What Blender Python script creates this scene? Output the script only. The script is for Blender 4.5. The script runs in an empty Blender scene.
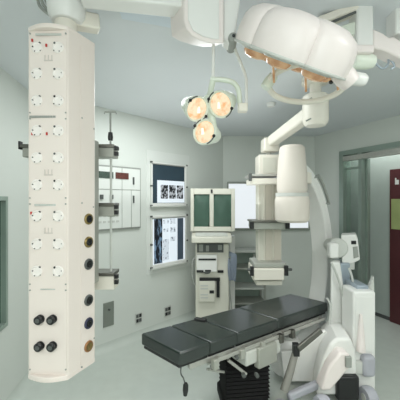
import bpy, bmesh, math, random
from mathutils import Vector as V, Matrix
random.seed(4)
SC = bpy.context.scene
COL = SC.collection
F = 300.0; H = 1.8; CE = 2.90          # focal length in px of the 400 px frame, eye height, ceiling

def W(px, py, Z):
    return V(((px-200)/F*Z, Z, H+(200-py)/F*Z))

# ------------------------------------------------------------------ materials
def lin(c):
    c = c/255.0
    return c/12.92 if c <= 0.04045 else ((c+0.055)/1.055)**2.4
def rgb(r, g, b): return (lin(r), lin(g), lin(b), 1)
def mat(name, col, rough=.5, metal=0, var=.04, scale=6, bump=0, trans=0, ior=1.45, coat=0, spec=None):
    m = bpy.data.materials.new(name); m.use_nodes = True
    nt = m.node_tree; b = nt.nodes['Principled BSDF']
    b.inputs['Roughness'].default_value = rough; b.inputs['Metallic'].default_value = metal
    if trans: b.inputs['Transmission Weight'].default_value = trans; b.inputs['IOR'].default_value = ior
    if coat: b.inputs['Coat Weight'].default_value = coat; b.inputs['Coat Roughness'].default_value = .12
    if spec is not None: b.inputs['Specular IOR Level'].default_value = spec
    tc = nt.nodes.new('ShaderNodeTexCoord'); nz = nt.nodes.new('ShaderNodeTexNoise')
    nz.inputs['Scale'].default_value = scale; nz.inputs['Detail'].default_value = 4
    nt.links.new(tc.outputs['Object'], nz.inputs['Vector'])
    rp = nt.nodes.new('ShaderNodeValToRGB'); c = rgb(*col)
    rp.color_ramp.elements[0].position = .3; rp.color_ramp.elements[1].position = .7
    rp.color_ramp.elements[0].color = tuple(x*(1-var) for x in c[:3])+(1,)
    rp.color_ramp.elements[1].color = tuple(min(1, x*(1+var)) for x in c[:3])+(1,)
    nt.links.new(nz.outputs['Fac'], rp.inputs['Fac']); nt.links.new(rp.outputs['Color'], b.inputs['Base Color'])
    if bump:
        bp = nt.nodes.new('ShaderNodeBump'); bp.inputs['Strength'].default_value = bump; bp.inputs['Distance'].default_value = .004
        n2 = nt.nodes.new('ShaderNodeTexNoise'); n2.inputs['Scale'].default_value = scale*14
        nt.links.new(tc.outputs['Object'], n2.inputs['Vector'])
        nt.links.new(n2.outputs['Fac'], bp.inputs['Height']); nt.links.new(bp.outputs['Normal'], b.inputs['Normal'])
    return m
def emit(name, col, strength, col2=None, scale=20, lo=.42, hi=.58, stretch=(1,1,1)):
    m = mat(name, col, .25); nt = m.node_tree; b = nt.nodes['Principled BSDF']
    for l_ in list(b.inputs['Base Color'].links): nt.links.remove(l_)
    b.inputs['Base Color'].default_value = tuple(x*.3 for x in rgb(*col)[:3])+(1,)
    b.inputs['Emission Strength'].default_value = strength
    b.inputs['Emission Color'].default_value = rgb(*col)
    if col2:
        rp = [n for n in nt.nodes if n.type == 'VALTORGB'][0]; nz = [n for n in nt.nodes if n.type == 'TEX_NOISE'][0]
        tc = [n for n in nt.nodes if n.type == 'TEX_COORD'][0]
        mp = nt.nodes.new('ShaderNodeMapping'); mp.inputs['Scale'].default_value = stretch
        nt.links.new(tc.outputs['Object'], mp.inputs['Vector']); nt.links.new(mp.outputs['Vector'], nz.inputs['Vector'])
        nz.inputs['Scale'].default_value = scale
        rp.color_ramp.elements[0].position = lo; rp.color_ramp.elements[1].position = hi
        rp.color_ramp.elements[0].color = rgb(*col); rp.color_ramp.elements[1].color = rgb(*col2)
        nt.links.new(rp.outputs['Color'], b.inputs['Emission Color'])
    return m

M = dict(
 wall=mat('wall_paint', (210,215,209), .6, var=.015, scale=1.5),
 ceil=mat('ceiling_paint', (214,219,221), .7, var=.015, scale=1.5),
 canopy=mat('ceiling_canopy', (214,224,232), .7, var=.01),
 wallboard=mat('pale_wall_board', (217,221,216), .5, var=.01),
 inlay=mat('pendant_inlay', (204,198,184), .45, var=.02),
 emboss=mat('embossed_mark', (206,198,190), .5),
 shellbeige=mat('beige_detector_shell', (218,211,201), .42, var=.015),
 leggrey=mat('grey_leg_casting', (136,136,130), .5),
 floor=mat('vinyl_floor', (194,201,194), .3, var=.03, scale=9),
 enamel=mat('cream_enamel', (230,226,214), .38, var=.015),
 white=mat('white_enamel', (228,229,225), .35, var=.015),
 pink=mat('warm_white_shell', (232,224,220), .36, var=.015),
 column=mat('column_enamel', (234,224,216), .42, var=.012),
 socket=mat('socket_plastic', (243,238,233), .4, var=.01),
 beige=mat('beige_plastic', (216,215,202), .45, var=.02),
 grey=mat('grey_plastic', (150,154,148), .5),
 lgrey=mat('light_grey_plastic', (196,199,193), .45),
 dgrey=mat('dark_grey_plastic', (84,88,86), .5),
 black=mat('black_plastic', (24,26,27), .4),
 rubber=mat('black_rubber', (6,6,7), .7, spec=.25),
 steel=mat('brushed_steel', (184,184,178), .34, .5, var=.06, scale=20),
 shelfm=mat('shelf_metal', (168,170,162), .4, .3),
 dsteel=mat('dark_steel', (112,112,106), .35, .8),
 pad=mat('black_green_upholstery', (29,39,37), .27, var=.12, scale=7, bump=.04, spec=.85),
 pipe=mat('seam_black', (12,14,14), .5),
 brass=mat('brass', (150,132,88), .35, .8),
 orange=mat('orange_brass', (160,118,78), .35, .6),
 blue=mat('blue_plastic', (44,48,74), .4),
 red=mat('red_plastic', (190,50,40), .4),
 lavender=mat('lavender_grey_bumper', (172,174,182), .5),
 screen=mat('crt_glass', (104,138,122), .2, var=.1, scale=3),
 slate=mat('unlit_opal_panel', (48,66,78), .35, var=.12),
 film_dark=mat('dark_film', (80,94,112), .3, var=.15),
 greenglass=mat('green_glass', (70,104,92), .08, var=.08, scale=2, coat=.5),
 clearglass=mat('sidelight_glass', (236,246,241), .04, trans=1, var=.01),
 frame=mat('steel_door_frame', (150,165,156), .35, .4, var=.08, scale=3),
 maroon=mat('maroon_laminate', (86,40,44), .45, var=.06),
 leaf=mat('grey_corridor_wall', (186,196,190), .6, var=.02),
 poster=mat('green_pane', (168,178,120), .4, var=.1),
 cupgreen=mat('pale_green_lamp_housing', (222,230,216), .35, var=.02),
 cable=mat('bluish_cable', (128,138,152), .5),
 led=mat('red_display', (92,52,46), .3, var=.35, scale=60),
 lcd=mat('green_display', (62,78,70), .3, var=.35, scale=60),
 tray=mat('steel_blue_tray', (160,172,182), .35, .3),
 plate=mat('steel_wall_plate', (140,146,138), .4, .4),
)
M['lens'] = emit('warm_lens', (240,180,124), .8, (255,238,206), scale=26, lo=.32, hi=.52)
M['amber'] = emit('amber_glow', (196,150,108), .42, (236,200,152), scale=26, lo=.4, hi=.62)
M['bulb'] = emit('bulb_glow', (255,246,226), .95)
M['opal'] = emit('lit_opal_panel', (232,242,250), .75)
M['hatch'] = emit('frosted_daylight_pane', (226,232,236), .9)
M['filmxr'] = emit('x_ray_film', (18,22,28), .55, (226,234,240), scale=26, lo=.46, hi=.55, stretch=(1,1,1.1))  # films glow themselves, standing in for viewer light coming through
M['filmct'] = emit('scan_film', (226,236,246), .6, (60,76,100), scale=30, lo=.56, hi=.6)
M['filmleg'] = emit('leg_film', (24,30,40), .5, (150,185,215), scale=16, lo=.5, hi=.62, stretch=(1.4,1.4,.5))

# ------------------------------------------------------------------ mesh builder
def scal(t, lobes, amp): return 1-amp*(1-math.sqrt(abs(math.cos((t-.262)*lobes/2))))
class MB:
    def __init__(s): s.bm = bmesh.new()
    def _f(s, vs):
        try: s.bm.faces.new(vs)
        except ValueError: pass
    def hexa(s, p):                               # 4 bottom (ccw), 4 top
        v = [s.bm.verts.new(q) for q in p]
        for f in ((3,2,1,0),(4,5,6,7),(0,1,5,4),(1,2,6,5),(2,3,7,6),(3,0,4,7)): s._f([v[i] for i in f])
        return s
    def box(s, c, d, rz=0, mtx=None):
        c = V(c); R = mtx if mtx is not None else Matrix.Rotation(rz, 3, 'Z')
        x, y, z = d[0]/2, d[1]/2, d[2]/2
        return s.hexa([c+R@V(q) for q in ((-x,-y,-z),(x,-y,-z),(x,y,-z),(-x,y,-z),(-x,-y,z),(x,-y,z),(x,y,z),(-x,y,z))])
    def fb(s, x0, x1, y0, y1, Z, d):              # upright box whose front lies at depth Z
        a = W(x0, y1, Z); b = W(x1, y0, Z)
        return s.hexa([V((a.x,Z,a.z)),V((b.x,Z,a.z)),V((b.x,Z+d,a.z)),V((a.x,Z+d,a.z)),
                       V((a.x,Z,b.z)),V((b.x,Z,b.z)),V((b.x,Z+d,b.z)),V((a.x,Z+d,b.z))])
    def extrude(s, pts, vec):
        a = [s.bm.verts.new(V(p)) for p in pts]; b = [s.bm.verts.new(V(p)+V(vec)) for p in pts]
        n = len(pts)
        s._f(a[::-1]); s._f(b)
        for i in range(n): s._f([a[i], a[(i+1)%n], b[(i+1)%n], b[i]])
        return s
    def prism(s, pts, z0, z1): return s.extrude([(p[0],p[1],z0) for p in pts], (0,0,z1-z0))
    def rings(s, rs, closed=False, caps=True):
        vs = [[s.bm.verts.new(p) for p in r] for r in rs]; n = len(vs[0])
        m = len(vs)
        for i in range(m if closed else m-1):
            for j in range(n):
                s._f([vs[i][j], vs[i][(j+1)%n], vs[(i+1)%m][(j+1)%n], vs[(i+1)%m][j]])
        if caps and not closed: s._f(vs[0][::-1]); s._f(vs[-1])
        return s
    def tube(s, pts, r, n=10, closed=False):
        pts = [V(p) for p in pts]; m = len(pts)
        rr = r if isinstance(r, (list, tuple)) else [r]*m
        T = []
        for i in range(m):
            if closed: t = pts[(i+1)%m]-pts[i-1]
            else: t = pts[min(i+1,m-1)]-pts[max(i-1,0)]
            T.append(t.normalized())
        u = T[0].orthogonal().normalized(); out = []
        for i in range(m):
            u = (u-T[i]*u.dot(T[i])).normalized(); w = T[i].cross(u)
            out.append([pts[i]+(u*math.cos(2*math.pi*k/n)+w*math.sin(2*math.pi*k/n))*rr[i] for k in range(n)])
        return s.rings(out, closed)
    def lathe(s, prof, o, axis=(0,0,1), n=28, lobes=0, amp=0):
        o = V(o); a = V(axis).normalized(); u = a.orthogonal().normalized(); w = a.cross(u)
        out = []
        for r, h in prof:
            r = max(r, 1e-4)
            ring = []
            for k in range(n):
                t = 2*math.pi*k/n; q = r*(1+amp*math.cos(lobes*t)) if lobes else r
                ring.append(o+a*h+(u*math.cos(t)+w*math.sin(t))*q)
            out.append(ring)
        return s.rings(out)
    def petal(s, prof, o, a, u, n, lobes, amp):
        w = a.cross(u).normalized(); out = []
        for r, h in prof:
            r = max(r, 1e-4)
            out.append([o+a*h*(1-.25*amp*(1-scal(2*math.pi*k/n, lobes, 1)))+(u*math.cos(2*math.pi*k/n)+w*math.sin(2*math.pi*k/n))*r*scal(2*math.pi*k/n, lobes, amp) for k in range(n)])
        return s.rings(out)
    def bar(s, a, b, w, h):                       # rectangular bar between two points
        a, b = V(a), V(b); t = (b-a).normalized()
        side = t.cross(V((0,0,1)))
        side = side.normalized() if side.length > 1e-3 else V((1,0,0))
        up = side.cross(t).normalized()
        r = [[p+side*sx*w/2+up*sy*h/2 for sx, sy in ((-1,-1),(1,-1),(1,1),(-1,1))] for p in (a, b)]
        return s.rings(r)
    def ball(s, c, r, sc=(1,1,1)):
        g = bmesh.ops.create_uvsphere(s.bm, u_segments=20, v_segments=12, radius=r)
        for v in g['verts']: v.co = V((v.co.x*sc[0], v.co.y*sc[1], v.co.z*sc[2]))+V(c)
        return s

SPLIT = set('pin_hole screw rail_clamp button exposure connector bracket clip rim_guard tilt_bracket gas_strut pivot_pin fastener cable joint_screw knob lock_knob indicator hose rail_strut suspension_rod column_channel column_inlay dark_strip'.split())
def islands(bm):
    bm.verts.ensure_lookup_table(); seen = set(); out = []
    for v in bm.verts:
        if v in seen: continue
        st_, isl = [v], []
        seen.add(v)
        while st_:
            a = st_.pop(); isl.append(a)
            for e in a.link_edges:
                b = e.other_vert(a)
                if b not in seen: seen.add(b); st_.append(b)
        out.append(isl)
    return out
def pieces(bm):
    res = []
    for isl in islands(bm):
        m = MB(); mp = {v: m.bm.verts.new(v.co) for v in isl}; fs = set(f for v in isl for f in v.link_faces)
        for f in fs: m._f([mp[v] for v in f.verts])
        res.append(m)
    return res
def root_loc(p):
    l = V((0,0,0))
    while p is not None: l += V(p.location); p = p.parent
    return l
def obj(name, mb, m, parent=None, bevel=0, seg=2, at=None, label=None, sub=0):
    if name in SPLIT:
        ps = pieces(mb.bm)
        if len(ps) > 1:
            mb.bm.free()
            return [obj(name, q, m, parent, bevel, seg, at, label, sub) for q in ps][-1]
    bm = mb.bm
    bmesh.ops.recalc_face_normals(bm, faces=bm.faces)
    base = root_loc(parent) if parent else V(at) if at is not None else None
    if base is None:
        xs = [v.co for v in bm.verts]
        base = V(((min(v.x for v in xs)+max(v.x for v in xs))/2, (min(v.y for v in xs)+max(v.y for v in xs))/2, min(v.z for v in xs)))
    for v in bm.verts: v.co -= base
    me = bpy.data.meshes.new(name); bm.to_mesh(me); bm.free()
    for p in me.polygons: p.use_smooth = True
    me.set_sharp_from_angle(angle=math.radians(35))
    o = bpy.data.objects.new(name, me); COL.objects.link(o)
    me.materials.append(M[m] if isinstance(m, str) else m)
    if parent: o.parent = parent
    else: o.location = base
    if bevel:
        b = o.modifiers.new('Bevel', 'BEVEL'); b.width = bevel; b.segments = seg; b.limit_method = 'ANGLE'; b.angle_limit = math.radians(40)
        b.harden_normals = False
    if sub:
        sm = o.modifiers.new('Sub', 'SUBSURF'); sm.levels = sub; sm.render_levels = sub
    if label: o['label'] = label
    return o
def thing(name, label, cat, loc, group=None):
    o = bpy.data.objects.new(name, None); COL.objects.link(o); o.location = V(loc); o.empty_display_size = .1
    o['label'] = label; o['category'] = cat
    if group: o['group'] = group
    return o
def tag(o, label, cat, group=None):
    o['label'] = label; o['category'] = cat
    if group: o['group'] = group
    return o
def struct(name, mb, m, parent=None, bevel=0, at=None):
    o = obj(name, mb, m, parent, bevel, at=at)
    if not parent: o['kind'] = 'structure'
    return o
def arcpts(c, r, a0, a1, n, ax=(1,0,0), ay=(0,0,1)):
    return [V(c)+V(ax)*r*math.cos(math.radians(a0+(a1-a0)*i/n))+V(ay)*r*math.sin(math.radians(a0+(a1-a0)*i/n)) for i in range(n+1)]
def smooth(pts, it=3):
    pts = [V(p) for p in pts]
    for _ in range(it):
        q = [pts[0]]
        for a, b in zip(pts, pts[1:]): q += [a*.75+b*.25, a*.25+b*.75]
        q.append(pts[-1]); pts = q
    return pts

# ------------------------------------------------------------------ room plan (x, depth)
A = V((-1.72,3.0)); B = V((.395,5.156)); Cc = V((1.99,5.195)); E = V((4.218,.27))
G1 = V((4.2,-3)); G2 = V((-3,-3)); G3 = V((-3,-.2)); K = V((-1.52,1.45))
def wallseg(name, p, q, z0=0, z1=CE, th=.1, m='wall'):
    d = (q-p).normalized(); n = V((-d.y, d.x))            # outward: the plan is walked clockwise
    pts = [p, q, q+n*th, p+n*th]
    return struct(name, MB().prism([(v.x,v.y) for v in pts], z0, z1), m)
struct('floor', MB().prism([(-3.4,-3.4),(5.6,-3.4),(5.6,6.2),(-3.4,6.2)], -.1, 0), 'floor')
struct('ceiling', MB().prism([(-3.4,-3.4),(5.6,-3.4),(5.6,6.2),(-3.4,6.2)], CE, CE+.1), 'ceil')
wallseg('wall_back', A, B); wallseg('wall_corner', B, Cc)
wallseg('wall_near_right', E, G1); wallseg('wall_rear', G1, G2); wallseg('wall_far_left', G2, G3); wallseg('wall_near_left', G3, K)

def hit(px, p, q):
    r = (px-200)/F; d = q-p
    t = (r*p.y-p.x)/(d.x-r*d.y)
    return p+d*t
def cove(name, p, q, r=.09):
    d = (q-p).normalized(); n = V((d.y, -d.x))            # into the room
    prof = [(0,0.0)]+[(r-r*math.sin(math.radians(a)), r-r*math.cos(math.radians(a))) for a in range(0, 91, 15)]
    # quarter cove: from (r,0) on the floor to (0,r) on the wall
    pts = [V((p.x+n.x*a, p.y+n.y*a, b)) for a, b in prof]
    struct(name, MB().extrude(pts, (q.x-p.x, q.y-p.y, 0)), 'floor')
cove('baseboard_back', A, B); cove('baseboard_corner', B, Cc); cove('baseboard_left', K, A)

# left wall with window
wz = H+3/F*2.593
dl = (A-K).normalized(); nl = V((-dl.y, dl.x))
w1 = hit(6.6, A, K); w0 = K+dl*.12
zb, zt = .72, 1.83
def lw(u0, u1, z0, z1, name='wall_left'):
    p, q = u0, u1
    return [(p.x,p.y),(q.x,q.y),(q.x+nl.x*.1,q.y+nl.y*.1),(p.x+nl.x*.1,p.y+nl.y*.1)], z0, z1
mbw = MB()
for a, b, z0, z1 in ((K, A, 0, zb), (K, A, zt, CE), (K, w0, zb, zt), (w1, A, zb, zt)):
    mbw.prism(*lw(a, b, z0, z1))
struct('wall_left', mbw, 'wall')
def offs(p, k): return V((p.x+nl.x*k, p.y+nl.y*k))
mf = MB()
def wbar(a, b, z0, z1, k0=-.012, k1=.07):
    p = [offs(a,k0), offs(b,k0), offs(b,k1), offs(a,k1)]; mf.prism([(v.x,v.y) for v in p], z0, z1)
wbar(w0, w0+dl*.035, zb, zt); wbar(w1-dl*.035, w1, zb, zt); wbar(w0+dl*.035, w1-dl*.035, zb, zb+.035); wbar(w0+dl*.035, w1-dl*.035, zt-.035, zt)
win = struct('window_1', mf, 'frame')
p = [offs(w0,.03), offs(w1,.03), offs(w1,.045), offs(w0,.045)]
mg = MB().prism([(v.x,v.y) for v in p], zb, zt); obj('pane', mg, 'greenglass', win)

# right wall with doorway
dr = (E-Cc).normalized(); nr = V((-dr.y, dr.x))
d0 = hit(340, Cc, E); d1 = d0+dr*1.45; dz = 2.56
def rp(u, k): return (d0.x+dr.x*u+nr.x*k, d0.y+dr.y*u+nr.y*k)
def rbox(mb, u0, u1, k0, k1, z0, z1):
    mb.prism([rp(u0,k0), rp(u1,k0), rp(u1,k1), rp(u0,k1)], z0, z1); return mb
uC = -(d0-Cc).length; uE = (E-d0).length
mr = MB(); rbox(mr, uC, 0, 0, .12, 0, CE); rbox(mr, 0, 1.45, 0, .12, dz, CE); rbox(mr, 1.45, uE, 0, .12, 0, CE)
struct('wall_right', mr, 'wall')
md = MB()
rbox(md, 0, .075, -.02, .15, 0, dz); rbox(md, .075, 1.45, -.02, .15, dz-.07, dz)
u1 = ((hit(359,Cc,E)-d0).length); u2 = ((hit(362.3,Cc,E)-d0).length)
rbox(md, u1, u2, -.015, .13, 0, dz-.07); rbox(md, 1.38, 1.45, -.02, .15, 0, dz-.07)
rbox(md, .075, u1, .02, .1, .95, .99); rbox(md, .075, u1, .03, .09, 2.27, 2.30)
door = struct('door_1', md, 'frame')
obj('header_track', rbox(MB(), .075, 1.38, -.03, .06, dz-.16, dz-.09), 'steel', door)
obj('sidelight_pane', rbox(MB(), .075, u1, .055, .065, .0, dz-.07), 'clearglass', door)
obj('inner_jamb', rbox(MB(), u2+.004, u2+.03, .07, .13, 0, dz-.16), 'frame', door)
# corridor beyond
mc = MB(); rbox(mc, -1.4, 3.2, .48, .58, 0, CE); struct('wall_corridor', mc, 'leaf')
mc = MB(); rbox(mc, -1.4, -1.3, .12, .48, 0, CE); struct('wall_corridor_far', mc, 'leaf')
mc = MB(); rbox(mc, 3.1, 3.2, .12, .48, 0, CE); struct('wall_corridor_near', mc, 'leaf')
def corr(px):                                     # along-wall coordinate on the corridor wall
    P = V(rp(0,.48)); h = hit(px, P, P+dr); return (h-P).dot(dr)
c0 = corr(391.5)
obj_ = rbox(MB(), c0, c0+1.0, .44, .479, 0, 2.25); dm = struct('door_2', obj_, 'maroon')
zc = lambda py, px: H+(200-py)/F*hit(px, V(rp(0,.48)), V(rp(0,.48))+dr).y
obj('pane', rbox(MB(), corr(393.4), corr(405), .43, .441, zc(229,396), zc(199,396)), 'poster', dm)
mk = MB()
for i, (x, y) in enumerate(((397,178),(398.2,184),(399.4,180),(400.6,184))):
    if i: 
        rbox(mk, min(uu, corr(x)), max(uu, corr(x)), .434, .441, min(zz, zc(y,398))-.008, max(zz, zc(y,398)))
    uu, zz = corr(x), zc(y,398)
obj('door_sign', mk, 'white', dm)
mc = MB(); rbox(mc, -1.3, c0, .465, .48, 0, .05); struct('baseboard_corridor', mc, 'dgrey')

# ceiling field over the table
def cp(px, py):
    Z = (CE-H)*F/(200-py); return ((px-200)/F*Z, Z)
struct('trim_1', MB().prism([cp(122,17), cp(182,28), cp(190,10), cp(118,4)], CE-.012, CE), 'canopy')

p = cp(271,103)
tag(obj('ceiling_fitting', MB().lathe([(0,CE-.001),(.05,CE-.001),(.05,CE-.02),(.04,CE-.04),(0,CE-.042)], (p[0],p[1],0)), 'white'), 'small round white fitting on the ceiling right of the three-lamp light', 'ceiling fitting')

# ------------------------------------------------------------------ things on the back wall
def wallframe(px0, px1, py0, py1, P, Q):
    a, b = hit(px0, P, Q), hit(px1, P, Q); c = (a+b)/2; d = (Q-P).normalized()
    zt_ = H+(200-py0)/F*c.y; zb_ = H+(200-py1)/F*c.y
    return c, (b-a).length, zb_, zt_, d
class WF:                                          # local frame on a wall: x along, y out of the wall, z up
    def __init__(s, px0, px1, py0, py1, P=A, Q=B):
        s.c, s.w, s.z0, s.z1, s.d = wallframe(px0, px1, py0, py1, P, Q)
        s.n = V((s.d.y, -s.d.x)); s.ang = math.atan2(s.d.y, s.d.x); s.h = s.z1-s.z0
    def pt(s, x, out, z): return V((s.c.x+s.d.x*x+s.n.x*out, s.c.y+s.d.y*x+s.n.y*out, z))
    def box(s, mb, x0, x1, z0, z1, o0, o1):       # fractions of width / height, metres out
        X0, X1 = (x0-.5)*s.w, (x1-.5)*s.w; Z0, Z1 = s.z0+z0*s.h, s.z0+z1*s.h
        mb.box(s.pt((X0+X1)/2, (o0+o1)/2, (Z0+Z1)/2), (X1-X0, abs(o1-o0), Z1-Z0), s.ang); return mb
    def base(s): return s.pt(0, 0, s.z0)

# mounting board behind both viewers
f = WF(146, 189, 153, 270)
tag(obj('mounting_board', f.box(MB(), 0, 1, 0, 1, 0, .008), 'wallboard'), 'pale board on the back wall behind both x-ray viewers', 'board')
def viewer(px0, px1, py0, py1, label, panel):
    f = WF(px0, px1, py0, py1)
    t = thing('film_viewer', label, 'light box', f.base(), 'x-ray film viewers on the back wall')
    m = MB(); f.box(m, 0, .03, 0, 1, .008, .04); f.box(m, .93, 1, 0, 1, .008, .04); f.box(m, .03, .93, .96, 1, .008, .04); f.box(m, .03, .93, 0, .09, .008, .042)
    obj('frame', m, 'white', t, .006)
    obj('light_panel', f.box(MB(), .03, .93, .09, .96, .010, .03), panel, t)
    m = MB(); f.box(m, .0, .93, .94, .962, .04, .05)
    obj('film_clip', m, 'grey', t, .003)
    m = MB()
    for x in (-.02, .97):
        for z in (.02, .45, .97): f.box(m, x, x+.04, z, z+.035, .02, .048)
    obj('bracket', m, 'dgrey', t, .003)
    obj('bottom_ledge', f.box(MB(), -.02, 1.0, .0, .035, .042, .065), 'lgrey', t, .004)
    return f
f1 = viewer(150, 185.3, 163.5, 207, 'upper film viewer, mostly dark panel with one film low in it', 'slate')
f2 = viewer(150, 185.6, 215, 266, 'lower film viewer, brightly lit white panel with several films', 'opal')
def film(f, x0, x1, z0, z1, m, label, border='opal'):
    o = obj('x_ray_film', f.box(MB(), x0, x1, z0, z1, .0305, .0345), m, at=f.pt(0,0,f.z0))
    return tag(o, label, 'x-ray film')
o = film(f1, .15, .92, .1, .60, 'opal', 'white-edged film low in the dark upper viewer, with three dark bone images')  # this film glows by its material; the panel behind it is unlit
mm = MB()
for a, b in ((.24,.44),(.47,.66),(.69,.88)): f1.box(mm, a, b, .19, .50, .0345, .036)
obj('exposure', mm, 'filmxr', o)
film(f2, .07, .28, .1, .94, 'filmleg', 'tall dark bluish film at the left of the lit lower viewer')
o = film(f2, .29, .47, .1, .94, 'opal', 'film strip of small dark scan frames second from left in lower viewer')
mm = MB()
for z in (.84, .68): 
    for x in (.31,.40): f2.box(mm, x, x+.05, z, z+.07, .0345, .036)
f2.box(mm, .30, .46, .14, .54, .0345, .036); obj('exposure', mm, 'filmct', o)
o = film(f2, .48, .66, .1, .94, 'opal', 'mostly blank white film with few scans right of lower viewer centre')
mm = MB()
for z in (.83, .66):
    for x in (.50,.58): f2.box(mm, x, x+.06, z, z+.1, .0345, .036)
f2.box(mm, .50, .64, .49, .57, .0345, .036); obj('exposure', mm, 'filmct', o)
film(f2, .71, .88, .1, .93, 'film_dark', 'plain dark grey film at the right of the lit lower viewer')

# control panel
f = WF(93, 139.5, 166.5, 229.5)
t = thing('control_panel', 'large cream wall control panel with red and green displays behind the supply column', 'control panel', f.base())
m = MB(); f.box(m, .0, 1, 0, 1, 0, .03); obj('housing', m, 'grey', t, .004)
def pl(x0,x1,z0,z1): return f.box(MB(), x0, x1, z0, z1, .03, .038)
for x0, x1, z0, z1 in ((.02,.555,.635,.975),(.565,.975,.635,.975),(.02,.555,.025,.625),(.565,.765,.025,.625),(.775,.975,.025,.625)):
    obj('face_plate', pl(x0,x1,z0,z1), 'wallboard', t, .002)
for x0, x1, mt in ((.08,.37,'lcd'),(.42,.70,'led')):
    d = obj('display', f.box(MB(), x0, x1, .80, .90, .038, .046), mt, t)
for x in (.13, .33): 
    m = MB(); f.box(m, x-.03, x+.03, .48, .55, .038, .06); obj('knob', m, 'dgrey', t, .004)
for z in (.72, .42): m = MB(); f.box(m, .80, .825, z, z+.12, .038, .055); obj('handle', m, 'dgrey', t)
m = MB()
for i in range(5):
    for j in range(3): f.box(m, .08+i*.09, .13+i*.09, .12+j*.09, .15+j*.09, .038, .044)
obj('button', m, 'lgrey', t)

def outlet(px0, px1, py0, py1, label):
    f = WF(px0, px1, py0, py1)
    t = thing('wall_outlet', label, 'power outlet', f.base(), 'outlets low on the back wall')
    obj('cover_plate', f.box(MB(), 0, 1, 0, 1, 0, .012), 'lgrey', t, .003)
    for x in (.12, .55):
        for z in (.12, .56):
            obj('socket_insert', f.box(MB(), x, x+.34, z, z+.32, .012, .02), 'black' if (x>.3) == (z>.3) else 'dgrey', t, .002)
outlet(134.8, 141.5, 312.5, 323, 'left of the two small dark outlets low on the back wall')
outlet(163.8, 170.5, 306, 316, 'small dark outlet low on back wall, just above table end')
f = WF(103, 113.5, 302, 326)
t = thing('wall_plate', 'grey metal service plate low on back wall beside the supply column', 'wall plate', f.base())
obj('plate', f.box(MB(), 0, 1, 0, 1, 0, .012), 'plate', t, .003)
obj('lock', MB().lathe([(0,0),(.012,0),(.012,.02),(0,.02)], f.pt(0,.01,f.z0+f.h*.7), (f.n.x,f.n.y,0)), 'dgrey', t)

# hatch window in the corner wall
f = WF(227, 309, 182, 230, B, Cc)
m = MB(); f.box(m, 0, 1, .96, 1, 0, .05); f.box(m, 0, 1, 0, .045, 0, .05); f.box(m, 0, .015, .045, .96, 0, .05); f.box(m, .985, 1, .045, .96, 0, .05)
wn = struct('window_2', m, 'plate')
obj('pane', f.box(MB(), .015, .985, .045, .96, .0, .02), 'hatch', wn)

# ------------------------------------------------------------------ supply column
def Zc(px): return 1.512-.012*(px-28)/40
a_ = V((-.867,1.512)); c_ = V((-.660,1.5)); c2 = V((-.623,1.583)); d_ = V((-.584,1.668)); e_ = V((-.62,1.73)); f_ = V((-.80,1.695)); g_ = V((-.862,1.60))
ZT, ZB = 2.655, .92
col = thing('supply_column', 'tall cream ceiling supply column covered in white sockets at the left', 'supply column', (-.73,1.6,ZB-.02))
plan = [a_, c_, c2, d_, e_, f_, g_]
obj('shell', MB().prism([(v.x,v.y) for v in plan], ZB, ZT), 'column', col, .006)
mid = (a_+c_)/2
def cap(z0, z1, k):
    pts = []
    for i in range(9):
        t = i/8; q = a_.lerp(c_, t); pts.append((q.x, q.y-k*math.sin(math.pi*t)))
    return MB().prism(pts+[(c2.x,c2.y),(d_.x,d_.y),(e_.x,e_.y),(f_.x,f_.y),(g_.x,g_.y)], z0, z1)
obj('top_cap', cap(ZT-.006, ZT+.016, .035), 'column', col, .004)
obj('base_cap', cap(ZB-.022, ZB+.004, .03), 'column', col, .004)
nf = V((-.058,-.998,0))
obj('front_panel', MB().extrude([W(30,38,Zc(30))+nf*0, W(67,38,Zc(67)), W(67,372,Zc(67)), W(30,372,Zc(30))], nf*.004), 'column', col, .0015)
sd = V((.076,.168,0)).normalized(); sn = V((.911,-.412,0))
def side(px, py):
    p = hit(px, c_, d_); return V((p.x, p.y, H+(200-py)/F*p.y))
obj('side_panel', MB().extrude([side(80.5,46), side(94,53), side(94,352), side(80.5,365)], sn*.003), 'column', col, .001)
rows = (45,71,98,128,155,182,213,241,268)
for r, py in enumerate(rows):
    for sx in (0,1):
        px = 37.5 if sx == 0 else 58.8
        o = W(px, py+3, Zc(px))+nf*.0035
        m = MB().lathe([(0,0),(.029,0),(.029,.004),(.025,.008),(.021,.008),(.019,.004),(0,.004)], o, nf, 12)
        s_ = obj('socket', m, 'socket', col)
        m = MB(); sg = 1 if sx == 0 else -1
        for dx, dy, rr in ((3.2*sg,-4.0,.0055),(-1.6*sg,4.2,.0032),(3.8*sg,3.4,.003),(-3.8*sg,-.5,.003)):
            q = W(px+dx, py+3+dy, Zc(px))+nf*.011
            m.lathe([(0,-.004),(rr,-.004),(rr,.001),(0,.001)], q, nf, 10)
        obj('pin_hole', m, 'dgrey' if (r+sx)%3 else 'black', s_)
for py, a, b in ((35,36,62),(117,30,66),(205,35,63),(289,41,56)):
    m = MB()
    x = a
    while x < b:
        w_ = random.uniform(1.2,3.0); x2 = min(b, x+w_)
        p0 = W((x+x2)/2, py, Zc(48))+nf*.005
        m.box(p0, ((x2-x)*.005*.9, .003, .0105 if py != 289 else .006)); x += w_
    obj('label_strip', m, 'lgrey' if py != 117 else 'grey', col)
for py in (60,174,232):
    m = MB()
    for dx in (-3.5,0,3.5): m.box(W(49+dx, py-2, Zc(48))+nf*.005, (.004,.003,.024))
    m.box(W(49, py+1, Zc(48))+nf*.005, (.045,.003,.006))
    obj('earth_bar', m, 'emboss', col)
m = MB()
for px, py in ((33,41),(47,46),(33,134),(47.5,134),(32,213)): m.box(W(px, py, Zc(px))+nf*.006, (.008,.006,.014))
obj('indicator', m, 'red', col)
m = MB()
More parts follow.
